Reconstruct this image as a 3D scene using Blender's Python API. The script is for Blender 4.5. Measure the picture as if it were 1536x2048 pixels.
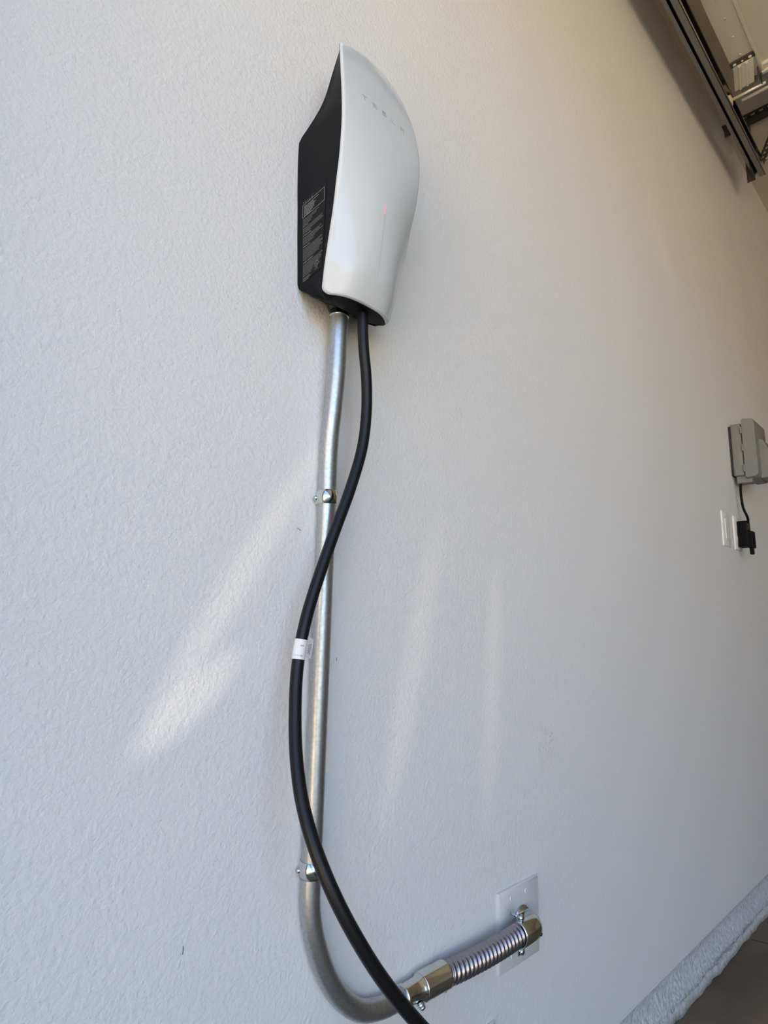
import bpy, bmesh, math, random
from mathutils import Vector, Matrix

for o in list(bpy.data.objects):
    bpy.data.objects.remove(o, do_unlink=True)
SC = bpy.context.scene
COL = SC.collection
random.seed(7)
Z0 = 0.31                      # floor lies this far under the blank plate's lower edge

# ------------------------------------------------------------------ camera
def set_camera():
    f, yaw, pitch, roll = 1212.497, 0.78603, 0.18684, 0.02485
    fw = Vector((math.sin(yaw) * math.cos(pitch), math.cos(yaw) * math.cos(pitch), math.sin(pitch)))
    r = Vector((math.cos(yaw), -math.sin(yaw), 0)); u = r.cross(fw)
    r2 = math.cos(roll) * r + math.sin(roll) * u
    u2 = -math.sin(roll) * r + math.cos(roll) * u
    cam = bpy.data.cameras.new('camera'); cam.sensor_fit = 'HORIZONTAL'
    cam.sensor_width = 36.0; cam.lens = f / 1536 * 36.0; cam.clip_start = 0.02
    co = bpy.data.objects.new('camera', cam); COL.objects.link(co)
    m = Matrix((r2, u2, -fw)).transposed().to_4x4()
    m.translation = Vector((-0.84978, -0.58661, 0.5096 + Z0))
    co.matrix_world = m
    SC.camera = co
set_camera()

# ------------------------------------------------------------------ light
SC.view_settings.view_transform = 'Standard'
SC.view_settings.look = 'None'
SC.view_settings.gamma = 1.0
SC.view_settings.use_curve_mapping = False
SC.view_settings.exposure = 0.03

def set_world():
    w = bpy.data.worlds.new('sky'); SC.world = w; w.use_nodes = True
    nt = w.node_tree; nt.nodes.clear()
    out = nt.nodes.new('ShaderNodeOutputWorld'); bg = nt.nodes.new('ShaderNodeBackground')
    sky = nt.nodes.new('ShaderNodeTexSky'); sky.sky_type = 'NISHITA'
    sky.sun_disc = False; sky.sun_elevation = math.radians(50); sky.sun_rotation = math.radians(40)
    sky.air_density = 1.0; sky.dust_density = 0.8; sky.ozone_density = 1.0
    bg.inputs['Strength'].default_value = 0.74
    tint = nt.nodes.new('ShaderNodeMix'); tint.data_type = 'RGBA'; tint.blend_type = 'MULTIPLY'
    tint.inputs[0].default_value = 1.0; tint.inputs[7].default_value = (0.925, 0.985, 1.075, 1)   # camera white balance
    nt.links.new(sky.outputs[0], tint.inputs[6]); nt.links.new(tint.outputs[2], bg.inputs[0]); nt.links.new(bg.outputs[0], out.inputs[0])
set_world()

def add_sun():
    l = bpy.data.lights.new('sun', 'SUN'); l.energy = 25.5; l.angle = math.radians(0.55); l.color = (1.0, 0.89, 0.67)
    o = bpy.data.objects.new('sun', l); COL.objects.link(o)
    o.rotation_euler = Vector((-0.45, -0.52, -0.72)).to_track_quat('-Z', 'Y').to_euler()
    o.location = (-6, -6, 8)
add_sun()

def glint(name, src, a, b, width, power, blend=1.0, col=(1.0, 0.88, 0.70)):
    """sunlight thrown back by a parked car outside: an elongated beam that crosses the wall from a to b"""
    src = Vector(src); a = Vector((a[0], 0, a[1] + Z0)); b = Vector((b[0], 0, b[1] + Z0)); mid = (a + b) / 2
    d = (mid - src); dist = d.length; d.normalize()
    e = (b - a) / 2; ep = e - d * e.dot(d); half = ep.length; ex = ep.normalized(); ey = d.cross(ex)
    l = bpy.data.lights.new(name, 'SPOT'); l.energy = power; l.color = col
    l.spot_size = 2 * math.atan(half / dist); l.spot_blend = blend; l.shadow_soft_size = 0.006
    o = bpy.data.objects.new(name, l); COL.objects.link(o)
    m = Matrix((ex, ey * -1, d * -1)).transposed().to_4x4()
    if m.to_3x3().determinant() < 0:
        m = Matrix((ex, ey, d * -1)).transposed().to_4x4()
    o.matrix_world = Matrix.Translation(src) @ m @ Matrix.Diagonal((1.0, width / half, 1.0, 1.0))
GL = (-3.2, -1.9, 1.05)
glint('sun_glint', GL, (-0.62, 0.33), (-0.35, 0.79), 0.015, 115)
glint('sun_glint', GL, (-0.590, 0.370), (-0.470, 0.495), 0.018, 160)
glint('sun_glint', GL, (-0.27, 0.17), (-0.13, 0.72), 0.017, 88)
glint('sun_glint', GL, (-0.03, 0.15), (0.02, 0.70), 0.015, 84)
glint('sun_glint', GL, (0.72, 1.82), (1.05, 1.50), 0.022, 80)

# ------------------------------------------------------------------ materials
MATS = {}
def mat(name, color, rough=0.5, metal=0.0, noise=None, bump=None, coat=0.0, spec=None, emit=None, speck=None):
    """noise=(scale, amount, second colour)  bump=(scale, strength, distance)"""
    m = bpy.data.materials.new(name); m.use_nodes = True
    nt = m.node_tree; N = nt.nodes; L = nt.links; b = N['Principled BSDF']
    b.inputs['Base Color'].default_value = (*color, 1); b.inputs['Roughness'].default_value = rough
    b.inputs['Metallic'].default_value = metal
    if coat: b.inputs['Coat Weight'].default_value = coat; b.inputs['Coat Roughness'].default_value = 0.02
    if spec is not None: b.inputs['Specular IOR Level'].default_value = spec
    tc = N.new('ShaderNodeTexCoord')
    if noise:
        n = N.new('ShaderNodeTexNoise'); n.inputs['Scale'].default_value = noise[0]; n.inputs['Detail'].default_value = 5
        L.new(tc.outputs['Object'], n.inputs['Vector'])
        r = N.new('ShaderNodeValToRGB'); r.color_ramp.elements[0].position = 0.35; r.color_ramp.elements[1].position = 0.65
        r.color_ramp.elements[0].color = (*color, 1); r.color_ramp.elements[1].color = (*noise[2], 1)
        L.new(n.outputs['Fac'], r.inputs['Fac'])
        mx = N.new('ShaderNodeMix'); mx.data_type = 'RGBA'; mx.inputs[0].default_value = noise[1]
        mx.inputs[6].default_value = (*color, 1); L.new(r.outputs[0], mx.inputs[7])
        L.new(mx.outputs[2], b.inputs['Base Color'])
        if metal > 0.3:
            mr = N.new('ShaderNodeMapRange'); mr.inputs[3].default_value = rough * 0.8; mr.inputs[4].default_value = rough * 1.25
            L.new(n.outputs['Fac'], mr.inputs[0]); L.new(mr.outputs[0], b.inputs['Roughness'])
    if bump:
        n2 = N.new('ShaderNodeTexNoise'); n2.inputs['Scale'].default_value = bump[0]; n2.inputs['Detail'].default_value = 3
        L.new(tc.outputs['Object'], n2.inputs['Vector'])
        bp = N.new('ShaderNodeBump'); bp.inputs['Strength'].default_value = bump[1]; bp.inputs['Distance'].default_value = bump[2]
        L.new(n2.outputs['Fac'], bp.inputs['Height']); L.new(bp.outputs[0], b.inputs['Normal'])
    if emit:
        b.inputs['Emission Color'].default_value = (*emit[0], 1); b.inputs['Emission Strength'].default_value = emit[1]
    MATS[name] = m
    return m

def wall_material():
    m = bpy.data.materials.new('wall_paint'); m.use_nodes = True
    nt = m.node_tree; N = nt.nodes; L = nt.links; b = N['Principled BSDF']
    b.inputs['Roughness'].default_value = 0.55; b.inputs['Specular IOR Level'].default_value = 0.4
    tc = N.new('ShaderNodeTexCoord')
    # orange peel: blobs about 5 mm across plus finer grain
    n1 = N.new('ShaderNodeTexNoise'); n1.inputs['Scale'].default_value = 225; n1.inputs['Detail'].default_value = 3.0; n1.inputs['Roughness'].default_value = 0.55
    n2 = N.new('ShaderNodeTexNoise'); n2.inputs['Scale'].default_value = 90; n2.inputs['Detail'].default_value = 1
    L.new(tc.outputs['Object'], n1.inputs['Vector']); L.new(tc.outputs['Object'], n2.inputs['Vector'])
    r1 = N.new('ShaderNodeMapRange'); r1.interpolation_type = 'LINEAR'
    r1.inputs[1].default_value = 0.28; r1.inputs[2].default_value = 0.72; L.new(n1.outputs['Fac'], r1.inputs[0])
    ad = N.new('ShaderNodeMath'); ad.operation = 'MULTIPLY_ADD'; ad.inputs[1].default_value = 0.5
    L.new(n2.outputs['Fac'], ad.inputs[0]); L.new(r1.outputs[0], ad.inputs[2])
    bp = N.new('ShaderNodeBump'); bp.inputs['Strength'].default_value = 0.50; bp.inputs['Distance'].default_value = 0.0012
    L.new(ad.outputs[0], bp.inputs['Height']); L.new(bp.outputs[0], b.inputs['Normal'])
    # faint scuffs and dust specks
    n3 = N.new('ShaderNodeTexNoise'); n3.inputs['Scale'].default_value = 60; n3.inputs['Detail'].default_value = 6
    L.new(tc.outputs['Object'], n3.inputs['Vector'])
    n4 = N.new('ShaderNodeTexNoise'); n4.inputs['Scale'].default_value = 1.7; n4.inputs['Detail'].default_value = 2
    L.new(tc.outputs['Object'], n4.inputs['Vector'])
    a = N.new('ShaderNodeMapRange'); a.inputs[1].default_value = 0.74; a.inputs[2].default_value = 0.86; L.new(n3.outputs['Fac'], a.inputs[0])
    c = N.new('ShaderNodeMapRange'); c.inputs[1].default_value = 0.60; c.inputs[2].default_value = 0.75; L.new(n4.outputs['Fac'], c.inputs[0])
    mu = N.new('ShaderNodeMath'); mu.operation = 'MULTIPLY'; L.new(a.outputs[0], mu.inputs[0]); L.new(c.outputs[0], mu.inputs[1])
    geo = N.new('ShaderNodeNewGeometry'); vd = N.new('ShaderNodeVectorMath'); vd.operation = 'DISTANCE'
    vd.inputs[1].default_value = (0.165, 0.0, 0.311 + Z0); L.new(geo.outputs['Position'], vd.inputs[0])
    fall = N.new('ShaderNodeMapRange'); fall.inputs[1].default_value = 0.006; fall.inputs[2].default_value = 0.040
    fall.inputs[3].default_value = 1.0; fall.inputs[4].default_value = 0.0; L.new(vd.outputs['Value'], fall.inputs[0])
    sc = N.new('ShaderNodeMapRange'); sc.inputs[1].default_value = 0.53; sc.inputs[2].default_value = 0.80; L.new(n1.outputs['Fac'], sc.inputs[0])
    sm = N.new('ShaderNodeMath'); sm.operation = 'MULTIPLY'; L.new(fall.outputs[0], sm.inputs[0]); L.new(sc.outputs[0], sm.inputs[1])
    mxx = N.new('ShaderNodeMath'); mxx.operation = 'MAXIMUM'; L.new(mu.outputs[0], mxx.inputs[0]); L.new(sm.outputs[0], mxx.inputs[1])
    mu = mxx
    mx = N.new('ShaderNodeMix'); mx.data_type = 'RGBA'
    mx.inputs[6].default_value = (0.80, 0.79, 0.765, 1); mx.inputs[7].default_value = (0.42, 0.41, 0.40, 1)
    L.new(mu.outputs[0], mx.inputs[0]); L.new(mx.outputs[2], b.inputs['Base Color'])
    MATS['wall'] = m
wall_material()
mat('ceiling', (0.64, 0.58, 0.47), 0.8, bump=(150, 0.2, 0.001))
mat('paint', (0.74, 0.71, 0.66), 0.7)
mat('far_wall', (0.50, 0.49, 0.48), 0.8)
mat('floor', (0.10, 0.075, 0.048), 0.6, noise=(5.0, 0.9, (0.17, 0.13, 0.085)), bump=(40, 0.2, 0.002))
mat('driveway', (0.56, 0.44, 0.28), 0.9, noise=(2.0, 0.5, (0.62, 0.49, 0.32)))
mat('stucco', (0.40, 0.31, 0.20), 0.9, bump=(60, 0.3, 0.004))
mat('roof_tile', (0.36, 0.20, 0.12), 0.8)
mat('pane', (0.05, 0.06, 0.07), 0.05)
mat('curb', (0.72, 0.73, 0.74), 0.85, noise=(130, 0.8, (0.46, 0.46, 0.46)), bump=(110, 1.0, 0.006))
mat('curb_lip', (0.64, 0.63, 0.61), 0.9, noise=(70, 0.7, (0.40, 0.38, 0.34)), bump=(120, 0.9, 0.004))
mat('crack', (0.02, 0.02, 0.02), 0.9)
mat('black_plastic', (0.0042, 0.0043, 0.0052), 0.5, spec=0.1, bump=(900, 0.05, 0.0003))
mat('black_gloss', (0.012, 0.012, 0.013), 0.3)
mat('white_glass', (0.62, 0.655, 0.66), 0.04, spec=0.32)
mat('logo_grey', (0.40, 0.42, 0.42), 0.35)
mat('seam', (0.42, 0.43, 0.44), 0.4)
mat('led_red', (1.0, 0.15, 0.2), 0.3, emit=((1.0, 0.13, 0.20), 1.1))
mat('print_white', (0.26, 0.26, 0.25), 0.6)
mat('print_dark', (0.03, 0.03, 0.035), 0.6)
mat('label_black', (0.0042, 0.0043, 0.0052), 0.45, spec=0.1)
mat('galvanised', (0.52, 0.54, 0.55), 0.40, 0.95, noise=(260, 0.55, (0.36, 0.38, 0.39)), bump=(500, 0.06, 0.0004))
mat('zinc', (0.66, 0.68, 0.65), 0.16, 1.0)
mat('zinc_blue', (0.55, 0.62, 0.64), 0.2, 1.0)
mat('flex_steel', (0.36, 0.34, 0.36), 0.27, 1.0)
mat('rubber', (0.006, 0.006, 0.007), 0.4, spec=0.3, bump=(700, 0.04, 0.0003))
mat('tag_white', (0.80, 0.80, 0.80), 0.5)
mat('tag_back', (0.42, 0.40, 0.39), 0.6)
mat('plate_white', (0.66, 0.65, 0.64), 0.35)
mat('plate_bright', (0.80, 0.79, 0.76), 0.35)
mat('hole_dark', (0.02, 0.02, 0.02), 0.7)
mat('grey_plastic', (0.20, 0.203, 0.190), 0.5)
mat('track_steel', (0.26, 0.26, 0.25), 0.18, 1.0)
mat('dark_steel', (0.10, 0.09, 0.08), 0.5, 0.6)
mat('door_skin', (0.62, 0.60, 0.53), 0.5)
mat('bracket_zinc', (0.86, 0.83, 0.74), 0.35, 0.35)
mat('strut_grey', (0.25, 0.29, 0.28), 0.45, 0.5)
mat('roller_nylon', (0.72, 0.58, 0.38), 0.5)

# ------------------------------------------------------------------ mesh helpers (coordinates: z from the blank plate's lower edge)
def tag(o, label=None, cat=None, group=None, kind=None):
    if label: o['label'] = label
    if cat: o['category'] = cat
    if group: o['group'] = group
    if kind: o['kind'] = kind
    return o
def root_of(o):
    while o.parent: o = o.parent
    return o
def thing(name, label, cat, base, group=None):
    e = bpy.data.objects.new(name, None); COL.objects.link(e)
    e.empty_display_size = 0.02
    e.location = (base[0], base[1], base[2] + Z0)
    return tag(e, label, cat, group)
class MB:
    """collects vertices and faces; build() links them as one mesh object"""
    def __init__(s): s.v = []; s.f = []; s.sm = []
    def add(s, vs, fs, smooth=False):
        n = len(s.v); s.v += [tuple(v) for v in vs]
        s.f += [tuple(i + n for i in f) for f in fs]; s.sm += [smooth] * len(fs)
        return s
    def box(s, x0, x1, y0, y1, z0, z1, bev=0.0):
        bm = bmesh.new(); bmesh.ops.create_cube(bm, size=1)
        for v in bm.verts:
            v.co = Vector(((x0 + x1) / 2 + v.co.x * abs(x1 - x0), (y0 + y1) / 2 + v.co.y * abs(y1 - y0), (z0 + z1) / 2 + v.co.z * abs(z1 - z0)))
        if bev: bmesh.ops.bevel(bm, geom=bm.edges[:], offset=bev, segments=2, affect='EDGES', profile=0.5)
        bmesh.ops.recalc_face_normals(bm, faces=bm.faces)
        s.add([v.co[:] for v in bm.verts], [[v.index for v in f.verts] for f in bm.faces]); bm.free()
        return s
    def tube(s, pts, rad, n=20, cap=True, a0=0.0, a1=2 * math.pi, up=None):
        """sweep a circle (or arc) along pts; rad a number or a list"""
        P = [Vector(p) for p in pts]; R = rad if isinstance(rad, (list, tuple)) else [rad] * len(P)
        full = abs(a1 - a0) > 6.28; m = n if full else n + 1
        T = []
        for i in range(len(P)):
            t = P[min(i + 1, len(P) - 1)] - P[max(i - 1, 0)]; T.append(t.normalized())
        u = Vector(up) if up else (Vector((0, 0, 1)) if abs(T[0].z) < 0.8 else Vector((1, 0, 0)))
        vs = []
        for i, p in enumerate(P):
            u = (u - T[i] * u.dot(T[i])).normalized(); w = T[i].cross(u)
            for k in range(m):
                a = a0 + (a1 - a0) * k / n
                vs.append(p + (u * math.cos(a) + w * math.sin(a)) * R[i])
        fs = []
        for i in range(len(P) - 1):
            for k in range(n):
                k2 = (k + 1) % m
                fs.append((i * m + k, i * m + k2, (i + 1) * m + k2, (i + 1) * m + k))
        s.add(vs, fs, True)
        if cap and full:
            s.add([vs[k] for k in range(m)][::-1], [tuple(range(m))]); s.add(vs[-m:], [tuple(range(m))])
        return s
    def lathe(s, p, axis, prof, n=24):
        """profile of (distance along axis, radius)"""
        ax = Vector(axis).normalized(); u = Vector((0, 0, 1)) if abs(ax.z) < 0.8 else Vector((1, 0, 0))
        u = (u - ax * u.dot(ax)).normalized(); w = ax.cross(u); vs = []; fs = []
        for d, r in prof:
            for k in range(n):
                a = 2 * math.pi * k / n
                vs.append(Vector(p) + ax * d + (u * math.cos(a) + w * math.sin(a)) * r)
        for i in range(len(prof) - 1):
            for k in range(n):
                fs.append((i * n + k, i * n + (k + 1) % n, (i + 1) * n + (k + 1) % n, (i + 1) * n + k))
        s.add(vs, fs, True)
        s.add(vs[:n][::-1], [tuple(range(n))]); s.add(vs[-n:], [tuple(range(n))])
        return s
    def prism(s, poly, fn0, fn1):
        """polygon of 2-D points carried to 3-D by fn0 (one face) and fn1 (other face)"""
        n = len(poly); a = [fn0(*q) for q in poly]; b = [fn1(*q) for q in poly]
        s.add(a + b, [tuple(range(n))[::-1], tuple(range(n, 2 * n))] + [(i, (i + 1) % n, n + (i + 1) % n, n + i) for i in range(n)])
        return s
    def build(s, name, material, parent=None, kind=None, fix=True):
        if parent:
            org = Vector(root_of(parent).location)
        else:
            xs = [v[0] for v in s.v]; ys = [v[1] for v in s.v]; zs = [v[2] for v in s.v]
            org = Vector(((min(xs) + max(xs)) / 2, (min(ys) + max(ys)) / 2, min(zs) + Z0))
        me = bpy.data.meshes.new(name)
        me.from_pydata([(x - org.x, y - org.y, z + Z0 - org.z) for x, y, z in s.v], [], s.f)
        me.polygons.foreach_set('use_smooth', s.sm); me.update()
        if fix:
            bm = bmesh.new(); bm.from_mesh(me); bmesh.ops.remove_doubles(bm, verts=bm.verts, dist=1e-6)
            bmesh.ops.recalc_face_normals(bm, faces=bm.faces); bm.to_mesh(me); bm.free()
        me.materials.append(MATS[material])
        o = bpy.data.objects.new(name, me); COL.objects.link(o)
        if parent: o.parent = parent
        else: o.location = org
        if kind: o['kind'] = kind
        return o
def interp(tab, x):
    """smooth (monotone-ish Catmull) interpolation in a table of (x, y) sorted by x"""
    if x <= tab[0][0]: return tab[0][1]
    if x >= tab[-1][0]: return tab[-1][1]
    for i in range(len(tab) - 1):
        if tab[i][0] <= x <= tab[i + 1][0]: break
    x0, y0 = tab[i]; x1, y1 = tab[i + 1]; h = x1 - x0; t = (x - x0) / h
    m0 = (y1 - tab[i - 1][1]) / (x1 - tab[i - 1][0]) if i > 0 else (y1 - y0) / h
    m1 = (tab[i + 2][1] - y0) / (tab[i + 2][0] - x0) if i + 2 < len(tab) else (y1 - y0) / h
    return (2 * t**3 - 3 * t**2 + 1) * y0 + (t**3 - 2 * t**2 + t) * h * m0 + (-2 * t**3 + 3 * t**2) * y1 + (t**3 - t**2) * h * m1
def spline(P, step=6):
    out = []
    for i in range(len(P) - 1):
        p0 = Vector(P[max(i - 1, 0)]); p1 = Vector(P[i]); p2 = Vector(P[i + 1]); p3 = Vector(P[min(i + 2, len(P) - 1)])
        for k in range(step):
            t = k / step
            out.append(0.5 * ((2 * p1) + (p2 - p0) * t + (2 * p0 - 5 * p1 + 4 * p2 - p3) * t * t + (3 * p1 - p0 - 3 * p2 + p3) * t**3))
    out.append(Vector(P[-1])); return out
def smooth_by_angle(o, deg=35):
    me = o.data
    bm = bmesh.new(); bm.from_mesh(me)
    for e in bm.edges:
        e.smooth = not (len(e.link_faces) == 2 and e.calc_face_angle(0) > math.radians(deg))
    for f in bm.faces: f.smooth = True
    bm.to_mesh(me); bm.free(); return o
FONT_CACHE = {}
def text_polys(body, size):
    cu = bpy.data.curves.new('lettering', 'FONT'); cu.body = body; cu.size = size; cu.resolution_u = 2
    ob = bpy.data.objects.new('lettering', cu); COL.objects.link(ob)
    bpy.context.view_layer.update()
    me = bpy.data.meshes.new_from_object(ob.evaluated_get(bpy.context.evaluated_depsgraph_get()))
    vs = [(v.co.x, v.co.y) for v in me.vertices]; fs = [tuple(p.vertices) for p in me.polygons]
    bpy.data.objects.remove(ob, do_unlink=True); bpy.data.curves.remove(cu); bpy.data.meshes.remove(me)
    return vs, fs
def screw_head(mb, p, axis, r, h):
    mb.lathe(p, axis, [(0, r), (h * 0.5, r), (h * 0.85, r * 0.75), (h, r * 0.3)], 14)

# ------------------------------------------------------------------ the garage itself
XF, XB, YR, ZC = -1.0, 6.2, -5.6, 2.645          # opening side, far end, opposite wall, ceiling
WB = -0.213                                       # lower edge of the painted wall board
MB().box(XF - 0.15, XB, 0.0, 0.12, WB, ZC + 0.1).build('wall_left', 'wall', kind='structure')
MB().box(XF - 0.15, XB + 0.12, YR - 0.12, 0.12, ZC, ZC + 0.1).build('ceiling', 'ceiling', kind='structure')
MB().box(XB, XB + 0.12, YR, 0.12, -Z0, ZC).build('wall_back', 'far_wall', kind='structure')
MB().box(XF - 0.15, XB, YR - 0.12, YR, -Z0, ZC).build('wall_right', 'far_wall', kind='structure')
fw = MB(); fw.box(XF - 0.15, XF, -0.16, 0.0, -Z0, ZC); fw.box(XF - 0.15, XF, YR, -5.2, -Z0, ZC); fw.box(XF - 0.15, XF, -5.2, -0.16, 2.25, ZC)
fw.build('wall_front', 'paint', kind='structure')
MB().box(XF - 0.15, XB + 0.12, YR - 0.12, 0.12, -Z0 - 0.1, -Z0).build('floor', 'floor', kind='structure')
MB().box(-26, XF - 0.15, -22, 18, -Z0 - 0.12, -Z0 - 0.015).build('driveway', 'driveway', kind='structure')

def curb():
    """concrete stem wall under the board: rough painted face with a broken skirt at the floor"""
    rnd = random.Random(3)
    mb = MB(); n = 220; x0, x1 = XF, XB
    xs = []
    for i in range(n + 1):
        t = i / n; xs.append(x0 + (x1 - x0) * t ** 1.25)
    prof = [(0.002, WB), (0.008, WB - 0.007), (0.0145, WB - 0.020), (0.0160, -0.246), (0.0120, -0.263), (0.005, -0.279), (-0.0005, -0.291)]
    vs = []
    for x in xs:
        for j, (y, z) in enumerate(prof):
            k = 0.0025 if j > 1 else 0.0008
            vs.append((x, y + rnd.uniform(-k, k), z + (rnd.uniform(-0.003, 0.003) if j > 2 else 0)))
        vs.append((x, 0.12, -0.291)); vs.append((x, 0.12, WB))
    m = len(prof) + 2; fs = []
    for i in range(n):
        for j in range(m):
            j2 = (j + 1) % m
            fs.append((i * m + j, i * m + j2, (i + 1) * m + j2, (i + 1) * m + j))
    mb.add(vs, fs, True)
    base = mb.build('baseboard_left', 'curb', kind='structure')
    mb = MB(); vs = []; wob = 0
    for i, x in enumerate(xs):
        wob = wob * 0.8 + rnd.uniform(-0.006, 0.006)
        t = -0.2925 + wob * 0.55
        o = -0.004 + rnd.uniform(-0.003, 0.002) + wob * 0.3
        vs += [(x, 0.012, t), (x, o + .002, t - 0.0005), (x, o, t - 0.004), (x, o - 0.003, -Z0), (x, 0.03, -Z0), (x, 0.03, t)]
    fs = []
    for i in range(n):
        for j in range(6):
            j2 = (j + 1) % 6; fs.append((i * 6 + j, i * 6 + j2, (i + 1) * 6 + j2, (i + 1) * 6 + j))
    mb.add(vs, fs, True)
    mb.build('concrete_skirt', 'curb_lip', base)
curb()
def floor_crack():
    rnd = random.Random(5); mb = MB(); pts = []
    y = -0.014; x = 1.19
    while y > -2.5:
        pts.append((x, y)); y -= rnd.uniform(0.015, 0.03); x += rnd.uniform(-0.008, 0.010)
    vs = []; fs = []
    for i, (a, b) in enumerate(pts):
        w = 0.0022 + rnd.uniform(-0.001, 0.001); vs += [(a - w, b, -Z0 + 0.0006), (a + w, b, -Z0 + 0.0006)]
        if i: fs.append((2 * i - 2, 2 * i - 1, 2 * i + 1, 2 * i))
    mb.add(vs, fs); mb.build('crack', 'crack', bpy.data.objects['floor'])
floor_crack()

def added_house():
    """the house across the street: outside the frame, added to block low sky and bounce warm light"""
    T = thing('house', 'unseen tan stucco house across the street, added to shape the light in the garage', 'house', (-18, -3, -Z0 - 0.015))
    g = -Z0 - 0.015
    MB().box(-22, -14, -15, 9, g, g + 4.6).build('walls', 'stucco', T)
    mb = MB(); mb.add([(-22.5, -15.5, g + 4.6), (-13.5, -15.5, g + 4.6), (-13.5, 9.5, g + 4.6), (-22.5, 9.5, g + 4.6), (-18, -12, g + 6.1), (-18, 6, g + 6.1)],
                      [(0, 1, 2, 3), (0, 1, 4), (1, 2, 5, 4), (2, 3, 5), (3, 0, 4, 5)]); mb.build('roof', 'roof_tile', T)
    for y in (-12, -9.5, 4.5, 7):
        MB().box(-14.02, -13.95, y - .6, y + .6, g + 1.2, g + 2.6, .01).build('window_frame', 'plate_bright', T)
        MB().box(-13.96, -13.93, y - .52, y + .52, g + 1.28, g + 2.52).build('pane', 'pane', T)
    MB().box(-14.02, -13.94, -6.5, -1.5, g, g + 2.3).build('garage_door', 'plate_bright', T)
    MB().box(-14.02, -13.94, .5, 1.5, g, g + 2.1).build('front_door', 'dark_steel', T)
added_house()

# ------------------------------------------------------------------ the charger
CX = -0.376
ZB, ZT = 0.903, 1.262
W_T = [(0.903, .0562), (0.913, .0568), (.934, .0590), (.963, .0606), (1.001, .0632), (1.042, .0655), (1.072, .0675), (1.117, .0693), (1.154, .0692), (1.200, .0655), (1.235, .0590), (1.262, .0520)]
YE_T = [(0.903, -.0560), (.913, -.0585), (.934, -.0635), (.963, -.0700), (1.001, -.0803), (1.042, -.0880), (1.072, -.0940), (1.117, -.0975), (1.154, -.0950), (1.200, -.0860), (1.235, -.0755), (1.262, -.0650)]
YC_T = [(0.903, -.0775), (.915, -.0830), (.937, -.0915), (.977, -.0975), (1.007, -.1010), (1.030, -.1032), (1.080, -.1045), (1.130, -.1015), (1.168, -.0955), (1.200, -.0875), (1.235, -.0765), (1.262, -.0655)]
RB = 0.0105
def half_w(z):
    w = interp(W_T, z); d = z - ZB
    if d < RB: w = w - RB + math.sqrt(max(0, RB * RB - (RB - d) ** 2))
    return w
def face_pt(u, z, off=0.0):
    """point on the glass; u in -1..1 across, off = out of the surface"""
    ye = interp(YE_T, z); yc = interp(YC_T, z)
    full = interp(W_T, z); x = u * half_w(z); q = abs(x) / full
    y = ye + (yc - ye) * (1 - q ** (2.2 + 0.9 * max(0.0, min(1.0, (1.0 - z) / 0.09))))
    arch = 0.012 * (1 - u * u) * max(0.0, (z - 1.19) / 0.072) ** 1.5
    return (CX + x, y - off, z + arch)
def side_back(z):
    return interp([(0.903, -.046), (.915, -.026), (.928, -.006), (.938, -.0005), (1.141, -.0005), (1.146, -.0060), (1.152, -.0185), (1.160, -.0320), (1.172, -.0450), (1.188, -.0525), (1.210, -.0565), (1.235, -.0580), (1.250, -.0575), (1.262, -.0560)], z)
def side_pt(y, z, off=0.0):
    """left flank of the housing at depth y"""
    yf = interp(YE_T, z) + 0.006; t = max(0, min(1, y / yf))
    return (CX - (half_w(z) + 0.0005 - 0.0055 * min(1, (1 - t) * 1.4)) - off, y, z)
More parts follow.
